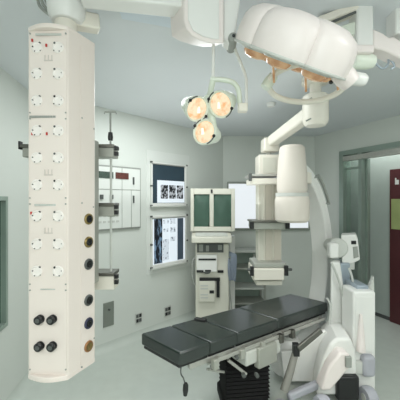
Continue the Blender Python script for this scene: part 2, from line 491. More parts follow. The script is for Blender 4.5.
for py in (34,113,119,198,204,284,290,369):
    for px in (30.6,66.2): m.lathe([(0,0),(.004,0),(.004,.005),(0,.005)], W(px,py,Zc(px))+nf*.002, nf, 8)
obj('screw', m, 'grey', col)
for py in (318.5,345):
    for px in (41,53.5):
        o = W(px, py, Zc(px))+nf*.003
        k_ = obj('gas_valve', MB().lathe([(0,0),(.022,0),(.022,.008),(.018,.009),(.018,.016),(.0215,.018),(.0215,.026),(.017,.03),(0,.03)], o, nf, 20), 'black', col)
        obj('valve_face', MB().lathe([(0,.03),(.011,.03),(.011,.032),(0,.032)], o, nf, 16), 'dgrey', k_)
for py, m1, m2 in ((219,'brass','black'),(242,'brass','black'),(264,'dgrey','black'),(300,'dgrey','black'),(323,'blue','black'),(346,'orange','brass')):
    o = side(88, py)+sn*.002
    k_ = obj('gas_socket', MB().lathe([(0,0),(.030,0),(.030,.006),(.026,.010),(.021,.010),(.02,.004),(0,.004)], o, sn, 24), m1, col)
    obj('socket_core', MB().lathe([(0,.004),(.0195,.004),(.0185,.012),(.009,.012),(.007,.007),(0,.007)], o, sn, 20), m2, k_)
m = MB()
for px, py in ((81.5,118),(93.5,129),(81.5,203),(93,207),(81.5,367),(93.6,338)): m.lathe([(0,0),(.005,0),(.004,.005),(0,.005)], side(px,py), sn, 8)
obj('screw', m, 'grey', col)
# neck and joint to the ceiling
nx = V((-.715,1.60,0))
obj('neck', MB().lathe([(.0,ZT+.01),(.058,ZT+.01),(.056,2.745),(0,2.745)], nx), 'enamel', col)
obj('ceiling_joint', MB().lathe([(0,2.742),(.074,2.742),(.092,2.775),(.10,2.84),(.10,CE-.001),(0,CE-.001)], nx+V((.005,.0,0))), 'white', col, .004)
obj('arm_stub', MB().bar(W(74,20,1.63), W(99,24.5,1.69), .075, .085), 'enamel', col, .01)
m = MB()
for i, px in enumerate((38.5,41.5,45)):
    a = W(px, -8, 1.62); a.z = CE; b = W(px+3+i*2, 9, 1.62); m.tube(smooth([a, a.lerp(b,.5)+V((-.012,0,0)), b, W(56,20,1.61)]), .008, 8)
obj('hose', m, 'grey', col)
# shelves on the back of the column
obj('mounting_rail', MB().fb(68, 93, 138, 286, 1.695, .1), 'shelfm', col, .005)
def shelf(x0, x1, y0, y1, name='shelf', mt='shelfm'): return obj(name, MB().fb(x0, x1, y0, y1, 1.84, .10), mt, col, .006)
s1 = shelf(22, 114, 147, 157); s2 = shelf(62, 114.5, 205.5, 216.5); s3 = shelf(62, 114, 276, 290, mt='enamel')
for s_, y in ((s1,144),(s2,203),(s3,273)):
    x0 = 19 if s_ is s1 else 64
    obj('shelf_rail', MB().fb(x0, 114, y, y+3.4, 1.83, .12), 'dsteel', s_, .003)
    m = MB().fb(114, 117.6, y+2, y+6, 1.83, .03).fb(114, 117.6, y+7.5, y+11.5, 1.83, .03)
    if s_ is s1: m.fb(18, 20, y-3, y+5, 1.83, .03)
    obj('rail_clamp', m, 'black', s_, .002)
obj('shelf_post', MB().tube([W(111,157,1.87), W(111,276,1.87)], .0075), 'lgrey', col)
iv = obj('infusion_pole', MB().tube([W(110.5,146,1.87), W(110.5,113,1.87)], .006).tube([W(104.5,114,1.87), W(104.8,112,1.87), W(116,112,1.87), W(116.3,114,1.87)], .004), 'grey', col)
obj('pole_clamp', MB().lathe([(0,0),(.014,0),(.016,.02),(.013,.05),(0,.05)], W(110.5,140.5,1.87)), 'black', iv)

# ------------------------------------------------------------------ light boom beam along the ceiling
bp0 = V((-.585,1.44,0)); bp1 = V((-.06,1.53,0)); bd = (bp1-bp0).normalized(); bn = V((-bd.y,bd.x,0))
bm_ = thing('light_boom', 'long white ceiling beam ending in a big rounded joint housing above the lamps', 'ceiling boom', (-.3,1.5,2.73))
m = MB().extrude([bp0+V((0,0,2.785)), bp1+V((0,0,2.785)), bp1+V((0,0,2.89)), bp0+V((0,0,2.89))], bn*.11)
obj('beam', m, 'white', bm_, .012, 3)
obj('ceiling_flange', MB().lathe([(0,2.885),(.05,2.885),(.05,CE-.001),(0,CE-.001)], bp0+bd*.12+bn*.065), 'white', bm_)
prof = [(184,-14),(184,20),(186.5,28),(192,35.5),(200,40.5),(211,43.2),(224,43.4),(224,-14)]
vec = W(172,37,1.66)-W(186.5,24,1.5)
hz = obj('joint_housing', MB().rings([[W(x,y,1.5) for x,y in prof], [W(x,y,1.66) for x,y in ((170,-8),(170,22),(171.5,37),(180,41.5),(192,45),(203,47),(215,46.5),(215,-8))]]), 'pink', bm_, .008, 3)
obj('joint_cover', MB().extrude([W(x,y,1.5) for x,y in ((188,-12),(188,20),(193,31),(203,37),(214,39.5),(219,39.5),(219,-12))], (0,-.006,0)), 'white', hz, .003)
obj('yoke_arm', MB().extrude([W(x,y,1.52) for x,y in ((223,-14),(223,38),(230,43),(235,38),(242,-14))], (0,.09,0)), 'white', bm_, .01, 3)
hb = obj('hub', MB().lathe([(0,-.03),(.022,-.03),(.024,-.02),(.024,.09),(0,.09)], W(232.5,40,1.53), (0,1,0)), 'grey', bm_)
obj('hub_pin', MB().lathe([(0,-.034),(.008,-.034),(.008,-.028),(0,-.028)], W(233,39,1.53), (0,1,0), 12), 'black', hb)

# ------------------------------------------------------------------ three-lamp light
tl = thing('surgical_light', 'small three-lamp surgical light hanging with its warm lamps lit', 'surgical light', W(205,150,1.62))
Zl = 1.6
fr = obj('suspension_rod', MB().tube([W(213.5,42,1.58), W(213.3,62,Zl), W(212.8,82,Zl)], .0085).tube(smooth([W(232.5,43,1.58), W(236,52,1.6), W(246,76,1.62), W(246.3,84,1.62), W(246.3,106,1.62)],2), .0085), 'white', tl)
obj('yoke', MB().tube(smooth([W(210.5,79.5,Zl), W(222,79.5,Zl), W(234,82,Zl), W(239,90,1.61), W(239.5,100,1.62), W(240.5,107,1.62)],2), .0135, 12), 'cupgreen', tl)
obj('yoke_pivot', MB().fb(238.5, 247.8, 102.5, 111, 1.60, .045), 'enamel', tl, .005)
ax = V((-.10,-1,-.85)).normalized()
lamps = ((197,109,1.55,11.6),(220.5,104.5,1.58,12.4),(204.5,132,1.56,11.8))
axes = [V(q).normalized() for q in ((.62,-1,-.62),(-.70,-1,-.62),(-.62,-1,-.0))]
ctr = V((0,0,0))
for px, py, Z, r in lamps: ctr += W(px,py,Z)/3
bk = ctr-ax*.12+V((0,0,.03)); ax0 = ax
for (px, py, Z, r), ax in zip(lamps, axes):
    o = W(px, py, Z); R = r*Z/F*1.05
    m = MB().lathe([(0,-.13),(R*.45,-.128),(R*.62,-.11),(R*.95,-.035),(R*1.06,0),(R*1.02,.008),(R*.9,.004),(R*.85,-.012),(0,-.012)], o, ax, 32)
    h_ = obj('lamp_head', m, 'cupgreen', tl)
    le = obj('lens', MB().lathe([(0,-.008),(R*.9,-.008),(R*.8,.006),(R*.5,.014),(0,.017)], o, ax, 32), 'lens', h_)
    u = ax.cross(V((0,0,1))).normalized()
    obj('bulb', MB().tube([o+ax*.019+V((0,0,-.016)), o+ax*.021+V((0,0,.016))], [.009,.006], 10), 'bulb', le)
    m = MB(); up = u.cross(ax)
    for a0 in (20, 200):
        m.tube([o+(u*math.cos(math.radians(a0+k*9))+up*math.sin(math.radians(a0+k*9)))*R*1.03+ax*.006 for k in range(7)], .0035, 8)
    obj('rim_guard', m, 'dgrey', h_)
    m = MB()
    for a0 in (35, 205): 
        m.ball(o+(u*math.cos(math.radians(a0))+up*math.sin(math.radians(a0)))*R*1.03+ax*.008, .0085)
    obj('clip', m, 'black', h_)
m = MB()
for (px, py, Z, r), ax in zip(lamps, axes): m.tube([bk, W(px,py,Z)-ax*.11], .022, 12)
ax = ax0
m.ball(bk, .034); m.tube([bk, W(213,80,Zl)], .016)
obj('hub', m, 'cupgreen', tl)

# ------------------------------------------------------------------ big lobed light head
bc = W(290.5,58.5,1.5)
r_ = (bc-V((0,0,H))).normalized()
e1 = V((.94,.0,-.34)); e1 = (e1-r_*e1.dot(r_)).normalized()
nn = r_.cross(e1).normalized()
if nn.z < 0: nn = -nn
nn = (nn-r_*.01).normalized()                  # tipped a little to show its under side
bl = thing('surgical_light', 'large lobed white surgical light head with amber lamps, top centre', 'surgical light', bc-V((0,0,.1)))
R = .295
prof = [(0,.192),(R*.3,.190),(R*.55,.185),(R*.76,.174),(R*.90,.150),(R*.97,.115),(R*1.0,.06),(R,.012),(R*.99,-.006),(R*.94,-.010),(R*.92,.02),(0,.03)]
obj('shell', MB().petal(prof, bc, nn, e1, 144, 6, .12), 'pink', bl)
obj('lip', MB().tube([bc+nn*-.004+((lambda t:(e1*math.cos(t)+nn.cross(e1)*math.sin(t)))(2*math.pi*k/144))*R*.985*scal(2*math.pi*k/144, 6, .12) for k in range(144)], .007, 8, True), 'lgrey', bl)
e2 = nn.cross(e1).normalized()
obj('reflector_plate', MB().lathe([(0,.0),(R*.86,.0),(R*.86,.012),(0,.012)], bc, nn, 48), 'lgrey', bl)
for k in range(6):
    t = 2*math.pi*k/6+.262
    o = bc+(e1*math.cos(t)+e2*math.sin(t))*R*.60-nn*.0
    c_o = obj('lamp_cup', MB().lathe([(0,.0),(.078,.0),(.078,-.014),(.070,-.02),(.066,-.014),(0,-.012)], o, nn, 28), 'lgrey', bl)
    obj('lens', MB().lathe([(.060,-.014),(.060,-.028),(.048,-.046),(.022,-.054),(0,-.055)], o, nn, 28), 'amber', c_o)
# hand rail ring under the head
rc = W(307,84,1.62)
ring = [rc+V((1,0,-.05))*.205*math.cos(2*math.pi*k/40)+V((0,.9,-.32)).normalized()*.15*math.sin(2*math.pi*k/40) for k in range(40)]
rg = obj('hand_rail', MB().tube(ring, .0165, 10, True), 'enamel', bl)
m = MB()
for px, py0, py1 in ((306,66,92),(338,78,90),(274,62,83)): m.tube([W(px-1,py0,1.53), W(px,py1,1.56)], .006)
obj('rail_strut', m, 'amber', rg)  # struts glow amber by material, standing in for lamp light on them
obj('rail_knob', MB().lathe([(0,-.04),(.026,-.038),(.03,0),(.026,.04),(0,.042)], W(269,82,1.62), (.6,0,.8)), 'cupgreen', rg)
obj('rail_end', MB().lathe([(0,-.045),(.03,-.045),(.034,-.03),(.034,.03),(.028,.045),(0,.045)], W(357,79,1.56), (1,.15,-.1)), 'white', rg)
m = MB(); m.ball(W(331,82,1.55), .011); m.ball(W(346,78,1.5), .011)
obj('lock_knob', m, 'black', bl)
obj('end_housing', MB().lathe([(0,-.06),(.035,-.055),(.05,-.03),(.053,.02),(.045,.06),(0,.07)], W(343,75,1.5), (.75,.1,-.66)), 'pink', bl)

# ------------------------------------------------------------------ boom at upper right
rb = thing('ceiling_boom', 'white square ceiling boom with post and horizontal arm, upper right corner', 'ceiling boom', W(366,52,1.75))
obj('post', MB().fb(357, 374, -16, 48, 1.7, .1), 'white', rb, .012, 3)
obj('post_joint', MB().fb(355.5, 375, 44, 52, 1.69, .12), 'pink', rb, .01, 3)
obj('horizontal_arm', MB().extrude([W(x,y,1.72) for x,y in ((373,28),(384,33),(389,37),(394,36),(402,41),(412,46),(412,62),(400,57.5),(386,50.5),(373,47))], (0,.1,0)), 'pink', rb, .012, 3)
obj('end_post', MB().fb(396, 410, -13, 33, 1.72, .1), 'white', rb, .012, 3)
m = MB().bar(W(318,24,1.8), W(357,9,1.74), .09, .045)
obj('upper_arm', m, 'enamel', rb, .01, 3)
obj('arm_groove', MB().bar(W(325,25,1.74), W(356,12,1.68), .008, .012), 'dgrey', rb)
obj('lower_arm', MB().bar(W(322,42,1.82), W(358,30,1.76), .09, .075), 'cupgreen', rb, .01, 3)
obj('swivel_barrel', MB().lathe([(0,0),(.042,0),(.046,.02),(.046,.09),(.036,.125),(0,.125)], W(353,61,1.76), (1,.1,.02)), 'cupgreen', rb)
obj('cable_hook', MB().tube(smooth([W(375,63,1.78), W(383,70,1.78), W(389,64,1.78), W(388,58,1.78), W(393,62,1.78), W(395,67,1.78), W(391,69,1.78)],2), .006), 'tray', rb)

# ------------------------------------------------------------------ centre pendant
pd = thing('equipment_pendant', 'cream ceiling pendant with three shelves hanging behind the operating table', 'ceiling pendant', W(270,286,3.55))
Zp = 3.45
jc = W(315.5,110,2.7)
obj('ceiling_tube', MB().lathe([(0,0),(.05,0),(.05,CE-jc.z-.06),(.12,CE-jc.z-.05),(.12,CE-jc.z-.001),(0,CE-jc.z-.001)], jc), 'enamel', pd)
jt = obj('arm_joint', MB().lathe([(0,-.145),(.085,-.143),(.105,-.12),(.112,-.09),(.112,.118),(.1,.13),(0,.13)], jc), 'enamel', pd)
m = MB().bar(W(306,101,2.585), W(312,98,2.585), .01, .012).bar(W(306,121,2.585), W(311,118.5,2.585), .01, .012)
obj('joint_screw', m, 'grey', jt)
obj('spring_arm', MB().bar(W(272,141.5,3.46), W(309,114,2.78), .11, .115), 'enamel', pd, .02, 3)
obj('arm_knuckle', MB().fb(264, 280, 137, 151, 3.46, .2), 'enamel', pd, .02, 3)
obj('neck', MB().lathe([(0,0),(.03,0),(.03,.1),(0,.1)], W(268.5,157,3.56)), 'steel', pd)
hd = obj('head_block', MB().fb(259, 280.5, 154.5, 175, Zp, .24), 'enamel', pd, .008)
obj('head_panel', MB().fb(263, 276, 157.5, 173, Zp-.006, .006), 'beige', hd, .002)
cl = obj('column', MB().fb(258.5, 281.5, 182, 266, Zp+.04, .18), 'beige', pd, .006)
obj('column_channel', MB().fb(264, 264.7, 183, 264, Zp+.03, .012).fb(272.6, 273.4, 183, 264, Zp+.03, .012).fb(258.6,259.4,183,264,Zp+.03,.012), 'enamel', cl)
obj('column_inlay', MB().fb(265.4, 272, 183, 264, Zp+.034, .008).fb(274, 281, 183, 264, Zp+.034, .008), 'inlay', cl)
def pshelf(x0, x1, y0, y1, mt):
    s_ = obj('shelf', MB().fb(x0, x1, y0, y1, Zp-.14, .34), mt, pd, .008)
    return s_
s1 = pshelf(251, 281, 178, 184, 'enamel')
obj('shelf_rail', MB().fb(249.5, 282, 174, 176.2, Zp-.15, .36), 'steel', s1, .003)
obj('rail_clamp', MB().fb(249, 252, 173.5, 181, Zp-.16, .04), 'dgrey', s1, .003)
s2 = pshelf(253.5, 286, 222.5, 229.5, 'shelfm')
obj('shelf_rail', MB().fb(252.5, 286.5, 221, 223, Zp-.15, .36), 'dsteel', s2, .003)
obj('rail_clamp', MB().fb(250, 254, 222, 229, Zp-.16, .05).fb(286, 290, 221.5, 229, Zp-.16, .05), 'black', s2, .003)
s3 = pshelf(254, 287, 263.5, 268, 'shelfm')
obj('drawer', MB().fb(253.5, 284.5, 268.6, 280.5, Zp-.16, .36), 'enamel', s3, .01, 3)
obj('under_tray', MB().fb(256.5, 282.5, 280.7, 285.5, Zp-.1, .28), 'beige', s3, .006)
obj('rail_clamp', MB().fb(250.5, 254, 267, 276, Zp-.17, .05).fb(284.8, 288.5, 266, 276, Zp-.17, .05), 'black', s3, .003)
m = MB()
for x, s_ in ((249,-1),(290,1)): m.lathe([(0,-.02),(.014,-.02),(.016,0),(.014,.02),(0,.02)], W(x,269.5,Zp-.15), (1,0,0), 14)
obj('knob', m, 'dgrey', s3)

# ------------------------------------------------------------------ monitor cart
Zm = 4.1
mc_ = thing('monitor_cart', 'beige medical cart with two dark green screens by the back wall', 'monitor cart', V((.171,4.3,0)))
hs = obj('monitor_housing', MB().fb(190.5, 235, 188.5, 231.5, Zm, .34), 'beige', mc_, .012, 3)
m = MB().fb(190.5,193.8,188.5,231.5,Zm-.025,.03).fb(231.4,235,188.5,231.5,Zm-.025,.03).fb(193.8,231.4,188.5,194.3,Zm-.025,.03).fb(193.8,231.4,226.8,231.5,Zm-.025,.03).fb(209.6,213.7,194.3,226.8,Zm-.025,.03)
obj('bezel', m, 'beige', hs, .006)
for a, b in ((194,209.5),(213.8,231.3)):
    x0, x1 = W(a,0,Zm).x, W(b,0,Zm).x; z0, z1 = W(0,226.6,Zm).z, W(0,194.5,Zm).z
    rings = []
    m = MB(); n = 8; vs = []
    for i in range(n+1):
        row = []
        for j in range(n+1):
            u, v = i/n, j/n; bulge = .018*(1-(2*u-1)**2)*(1-(2*v-1)**2)
            row.append(m.bm.verts.new((x0+(x1-x0)*u, Zm-.001-bulge, z0+(z1-z0)*v)))
        vs.append(row)
    for i in range(n):
        for j in range(n): m._f([vs[i][j],vs[i+1][j],vs[i+1][j+1],vs[i][j+1]])
    bmesh.ops.solidify(m.bm, geom=m.bm.faces[:], thickness=.004)
    obj('screen', m, 'screen', hs)
obj('status_knob', MB().fb(210.8, 212.6, 189.5, 193, Zm-.04, .02), 'black', hs)
# sloped keyboard shelf
kz = Zm-.16
a0, a1 = W(191.5,243,kz), W(232,243,kz); 
m = MB().extrude([V((a0.x,kz,a0.z)), V((a0.x,kz,a0.z+.07)), V((a0.x,kz+.16,a0.z+.12)), V((a0.x,kz+.3,a0.z+.12)), V((a0.x,kz+.3,a0.z))], (a1.x-a0.x,0,0))
kb = obj('keyboard_shelf', m, 'beige', mc_, .008)
sl = math.atan2(.05,.16)
obj('keyboard', MB().box(V(((a0.x+a1.x)/2, kz+.085, a0.z+.103)), (.43,.11,.014), mtx=Matrix.Rotation(sl,3,'X')), 'lgrey', kb, .003)
bd_ = obj('cabinet', MB().fb(195.5, 229, 244, 324, Zm, .4), 'beige', mc_, .01)
obj('recess_panel', MB().fb(197, 223.5, 243.6, 252.5, Zm-.006, .01), 'dgrey', bd_)
m = MB().fb(199,203,244.5,251.5,Zm-.012,.01).fb(206,209,245.5,251.5,Zm-.012,.01).fb(218,222,245,250,Zm-.012,.01)
obj('connector', m, 'grey', bd_)
pr = obj('printer', MB().fb(196.5, 217, 255, 272, Zm-.06, .07), 'white', mc_, .006)
obj('paper_slot', MB().fb(198.5, 216, 258.6, 260.4, Zm-.066, .02), 'black', pr)
m = MB().fb(196.5,203.5,270.2,272.6,Zm-.068,.02).fb(205,211,270,271.6,Zm-.068,.02).fb(217.6,223.5,270.4,272.8,Zm-.02,.03)
obj('button', m, 'black', pr)
m = MB().lathe([(0,0),(.05,0),(.055,.018),(0,.02)], W(207,272,Zm-.03), (0,-.3,1), 20); obj('dial', m, 'dgrey', pr)
rc_ = obj('recorder', MB().fb(199, 215, 281.5, 302, Zm-.06, .07), 'beige', mc_, .006)
obj('dark_strip', MB().fb(199.5, 220, 278, 281, Zm-.03, .04).fb(216.6, 219.6, 281, 297.5, Zm-.03, .04), 'black', rc_)  # black strips above and beside the recorder
obj('tape_slot', MB().fb(209.5, 214, 290.5, 293.5, Zm-.066, .02), 'black', rc_)
m = MB()
for y in (285,288,294,297): m.fb(200.5,208,y,y+1.4,Zm-.065,.02)
obj('panel_line', m, 'lgrey', rc_)
m = MB().tube(smooth([W(195.5,258,Zm+.02), W(192.5,260,Zm), W(192,270,Zm), W(193,282,Zm), W(196,285,Zm+.02)],2), .014)
obj('push_handle', m, 'grey', mc_)
m = MB()
for k in range(5):
    ox = k*1.3; m.tube(smooth([W(229.5,252+k,Zm-.02), W(232+ox*.8,253,Zm-.05), W(231+ox,262,Zm-.07), W(229.5+ox*1.1,274+k*2,Zm-.06), W(230+ox*.7,283-k,Zm-.05), W(228+ox*.6,270,Zm-.04), W(229,258,Zm-.02)],2), .010, 7)
obj('cable_bundle', m, 'cable', mc_)
obj('trailing_cable', MB().tube(smooth([W(230,278,Zm), W(229.5,290,Zm-.02), W(231.5,305,Zm-.02), W(232.5,322,Zm-.02)],2), .006), 'grey', mc_)
obj('side_panel', MB().fb(229.2, 235, 236, 322, Zm+.22, .12), 'white', mc_, .004)
for x in (199,226):
    for y in (.06,.34):
        p = W(x,324,Zm); c = V((p.x, Zm+y, .05))
        w_ = obj('caster', MB().lathe([(0,-.018),(.046,-.018),(.05,0),(.046,.018),(0,.018)], c, (1,0,0), 20), 'dgrey', mc_)
        obj('caster_fork', MB().box((c.x,c.y,.09), (.05,.05,.05)), 'grey', w_)

# ------------------------------------------------------------------ open shelf trolley in the corner
Zs = 4.75
st = thing('shelf_trolley', 'grey-green steel shelf trolley in the far corner behind the pendant', 'trolley', V((.78,4.9,0)))
x0, x1 = W(233,0,Zs).x, W(266,0,Zs).x
def bxw(mb, xa, xb, ya, yb, za, zb): return mb.hexa([V(q) for q in ((xa,ya,za),(xb,ya,za),(xb,yb,za),(xa,yb,za),(xa,ya,zb),(xb,ya,zb),(xb,yb,zb),(xa,yb,zb))])
zt_ = W(0,251,Zs).z
for xx in (x0, x1-.03):
    for yy in (Zs, Zs+.32):
        obj('post', bxw(MB(), xx, xx+.03, yy, yy+.03, .0, zt_), 'shelfm', st)
for i, py in enumerate((251,268,288,303)):
    z = W(0,py,Zs).z; s_ = obj('shelf', bxw(MB(), x0+.002, x1-.002, Zs+.002, Zs+.348, z-.03, z), 'lgrey' if i%2 == 0 else 'shelfm', st, .004)
obj('back_sheet', bxw(MB(), x0, x1, Zs+.35, Zs+.36, .1, zt_), 'frame', st)
def bottle(px, pys, label, m, h=.13):
    z = W(0,pys,Zs).z; o = V((W(px,0,Zs+.12).x, Zs+.12, z))
    t = tag(obj('bottle', MB().lathe([(0,.0005),(.034,.0005),(.036,.01),(.036,h*.62),(.015,h*.78),(.013,h*.88),(0,h*.88)], o), m), label, 'bottle')
    obj('cap', MB().lathe([(0,h*.86),(.017,h*.86),(.017,h),(0,h)], o), 'lgrey', t)
bottle(254, 268, 'white bottle standing on upper inner shelf of the corner trolley', 'white', .2)

# ------------------------------------------------------------------ operating table
T1, T2, T3, T4 = V((-.470,2.391)), V((-.1386,2.078)), V((1.317,3.087)), V((1.015,3.383))
def tp(s, w): return T2.lerp(T3, s).lerp(T1.lerp(T4, s), w)
ot = thing('operating_table', 'black padded operating table on a black bellows pedestal', 'operating table', V((.43,2.73,0)))
ZTOP, TH = .74, .095
def slab(s0, s1, w0, w1, z0, z1, n=6):
    m = MB(); rs = []
    pts = []
    for i in range(n+1): pts.append(tp(s0+(s1-s0)*i/n, w0))
    for i in range(n+1): pts.append(tp(s1+(s0-s1)*i/n, w1))
    return m.prism([(p.x,p.y) for p in pts], z0, z1)
secs = ((.0,.1495,0),(.1505,.3015,.002),(.3025,.5675,.004),(.5685,1.0,.006))
for s0, s1, dz_ in secs:
    c = obj('mattress_section', slab(s0, s1, 0, 1, ZTOP-TH+dz_, ZTOP+dz_, 1), 'pad', ot, .015, 4)
    obj('seam', slab(s0+.004, s1-.004, .006, .994, ZTOP-TH*.5-.004+dz_, ZTOP-TH*.5+.004+dz_, 1), 'pipe', c)
    obj('base_board', slab(s0+.006, s1-.006, .05, .95, ZTOP-TH-.022+dz_, ZTOP-TH-.001+dz_, 1), 'black', c)
obj('strap', MB().extrude([W(x,y,2.45) for x,y in ((194,318),(205,320),(205,323),(194,321))], (.02,.03,.0)), 'black', ot, .004)
# frame and side rails
zf = ZTOP-TH-.06
m = MB()
for w_ in (.1,.9):
    a, b = tp(.06,w_), tp(.97,w_); m.bar((a.x,a.y,zf+.015), (b.x,b.y,zf+.015), .035, .04)
for s_ in (.08,.32,.62,.94):
    a, b = tp(s_,.1), tp(s_,.9); m.bar((a.x,a.y,zf+.015), (b.x,b.y,zf+.015), .03, .03)
obj('frame', m, 'steel', ot, .004)
for w_ in (-.04,1.04):
    for s0, s1 in ((.17,.30),(.33,.56),(.60,.95)):
        a, b = tp(s0,w_), tp(s1,w_); m = MB().bar((a.x,a.y,zf+.02), (b.x,b.y,zf+.02), .012, .03)
        for s_ in (s0+.02, s1-.02):
            p, q = tp(s_,w_), tp(s_,.12 if w_ < 0 else .88); m.bar((p.x,p.y,zf+.02), (q.x,q.y,zf+.02), .016, .016)
        obj('side_rail', m, 'steel', ot, .002)
for s_ in (.16, .31, .44, .57, .66):
    p = tp(s_,-.05); obj('rail_clamp', MB().box((p.x,p.y,zf), (.045,.045,.075), .6), 'shelfm' if s_ < .5 else 'dsteel', ot, .006)
# tilting mechanism
pc = V((.395,2.70,0))
rz = math.atan2(1.009,1.456)
tm = obj('tilt_block', MB().box((pc.x+.06,pc.y-.06,.52), (.42,.30,.12), rz), 'lgrey', ot, .015, 3)
obj('tilt_bracket', MB().box((pc.x+.16,pc.y-.17,.50), (.22,.06,.17), rz).box((pc.x-.16,pc.y-.12,.555), (.26,.05,.05), rz+.2), 'shelfm', ot, .01)
m = MB().tube([W(207,363,2.4), W(230,356,2.45)], .016).tube([W(207,369,2.42), W(224,372,2.5)], .011).tube([W(228,360,2.4), W(246,374,2.45)], .013)
obj('gas_strut', m, 'steel', ot)
m = MB()
for px, py in ((212,366),(236,356),(256,374),(243,374)): m.lathe([(0,0),(.016,0),(.016,.03),(0,.03)], W(px,py,2.36), (.2,-1,0), 14)
obj('pivot_pin', m, 'dgrey', ot)
m = MB().bar(W(298,349,2.62), W(321,330,2.68), .03, .05)
obj('lever_arm', m, 'dsteel', ot, .006)
obj('lever_pivot', MB().fb(294,300,345,357,2.62,.06), 'black', ot, .005)
# bellows
m = MB(); nb = 11; rs = []
for i in range(nb*2+1):
    k = 0 if i%2 == 0 else .012; z = .10+(.47-.10)*i/(nb*2)
    pts = []
    for dx, dy in ((-1,-1),(1,-1),(1,1),(-1,1)):
        q = V((dx*(.195-k), dy*(.15-k), 0)); q.rotate(Matrix.Rotation(.12,3,'Z')); pts.append(V((pc.x-.005,pc.y,z))+q)
    rs.append(pts)
m.rings(rs); obj('bellows', m, 'rubber', ot)
obj('pedestal_base', MB().box((pc.x-.02,pc.y,.05), (.40,.31,.1), .12), 'rubber', ot, .02, 3)
# hand control on its cord
hc = obj('hand_control', MB().lathe([(0,-.05),(.014,-.046),(.02,-.01),(.019,.03),(.01,.045),(0,.048)], W(185.5,389,2.16), (.05,0,1), 16), 'black', ot)
obj('cord', MB().tube(smooth([W(181,366,2.2), W(180.5,374,2.17), W(183.5,378,2.16), W(185,384,2.16)],2), .005), 'dgrey', hc)

# ------------------------------------------------------------------ C-arm
ca = thing('c_arm', 'white mobile x-ray C-arm curving around the head end of the operating table', 'x-ray machine', V((1.5,2.9,0)))
P0 = W(285.5,266,3.08); dd = V((.82,.57,0)).normalized(); dn = V((-dd.y,dd.x,0))
def arcring(th, ro, ri, hw):
    c, s_ = math.cos(th), math.sin(th)
    o = P0+dd*(.695*c)+V((0,0,1.09*s_)); i = P0+dd*((.695-ro)*c)+V((0,0,(1.09-ro)*s_))
    return [o-dn*hw, o+dn*hw, i+dn*hw, i-dn*hw]
N = 60; a0, a1 = math.radians(84), math.radians(-80)
arc = obj('c_arc', MB().rings([arcring(a0+(a1-a0)*k/N, .11, 0, .10) for k in range(N+1)]), 'white', ca, .012, 2)
# bright guide track on the near edge
m = MB().rings([[q-dn*.102 for q in (lambda r:[r[0], r[0]+dn*.02, r[3]+dn*.02, r[3]])(arcring(a0+(a1-a0)*k/N, .045, 0, .0))] for k in range(N+1)])
obj('guide_track', m, 'white', arc)
gh = [arcring(math.radians(a), 0, 0, .0)[0]+dd*.035+V((0,0,.03)) for a in (57,53,48,43,38,34)]
gh = [gh[0]-dd*.07-V((0,0,.03))]+[q+dd*.02 for q in gh]+[gh[-1]-dd*.06]
obj('grab_handle', MB().tube([q-dn*.09 for q in gh], .016), 'grey', arc)
dx = W(292,200,3.08)
k = 3.08/F
def zpx(y): return H+(200-y)*k
ii = obj('image_intensifier', MB().lathe([(0,zpx(146)),(.105,zpx(146)),(.125,zpx(148)),(.135,zpx(158)),(.150,zpx(176)),(.152,zpx(190)),(.14,zpx(193)),(0,zpx(193))], V((dx.x+.0,dx.y,0)), n=40), 'shellbeige', ca)
obj('mounting_plate', MB().lathe([(0,zpx(196.5)),(.165,zpx(196.5)),(.165,zpx(193)),(0,zpx(193))], V((dx.x,dx.y,0)), n=40), 'lgrey', ii)
obj('detector', MB().lathe([(0,zpx(222)),(.145,zpx(222)),(.166,zpx(220)),(.172,zpx(214)),(.172,zpx(200)),(.162,zpx(196.5)),(0,zpx(196.5))], V((dx.x,dx.y,0)), n=40), 'shellbeige', ii)
obj('arc_bracket', MB().box(V((dx.x,dx.y,zpx(177)))+dd*.17, (.16,.13,.13), math.atan2(dd.y,dd.x)), 'enamel', ii, .015)
# x-ray tube at the low end
tx = V((P0.x+.02,P0.y-.01,0))
xt = obj('x_ray_tube', MB().lathe([(0,.06),(.15,.06),(.165,.09),(.165,.30),(.13,.36),(.10,.40),(0,.40)], tx, n=36), 'white', ca)
obj('tube_collar', MB().lathe([(0,.40),(.085,.40),(.08,.43),(0,.43)], tx, n=30), 'lgrey', xt)
# pivot drum, carriage, cart
pv = P0+dd*.76+V((0,0,.16))
obj('pivot_drum', MB().lathe([(0,-.2),(.07,-.2),(.09,-.03),(.1,-.02),(.1,.04),(.085,.055),(0,.055)], W(336.5,247.5,3.08), (-.1,-1,.0), 36), 'lgrey', ca)
obj('arc_carriage', MB().fb(330, 339.5, 243.5, 258.5, 2.95, .09), 'white', ca, .02, 3)
cb = obj('control_box', MB().extrude([W(x,y,3.1) for x,y in ((341,235),(356,234.5),(358,240),(360,260),(352,264),(342,263))], (.1,.2,0)), 'white', ca, .012, 3)
obj('display', MB().fb(351.6,356.2,240.8,244.3,3.092,.012), 'black', cb)
obj('touch_panel', MB().extrude([W(x,y,3.094) for x,y in ((353,247),(357.6,246.4),(358.8,257),(354,258.5))], (0,.01,0)), 'grey', cb)
obj('control_neck', MB().fb(346,355,262,270,3.12,.12), 'lgrey', ca, .01)
obj('lift_column', MB().fb(340.5,350.5,263,345,3.08,.22), 'tray', ca, .015, 3)
obj('column_cover', MB().extrude([W(x,y,2.98) for x,y in ((331,262),(340,262),(344,290),(350,318),(352,346),(330,346))], (.06,.14,0)), 'white', ca, .02, 3)
cbn = obj('cabinet', MB().fb(353.5,376,291.5,394,2.72,.24), 'white', ca, .02, 3)
obj('cabinet_panel', MB().fb(356,374,297,352,2.712,.01), 'white', cbn, .004)
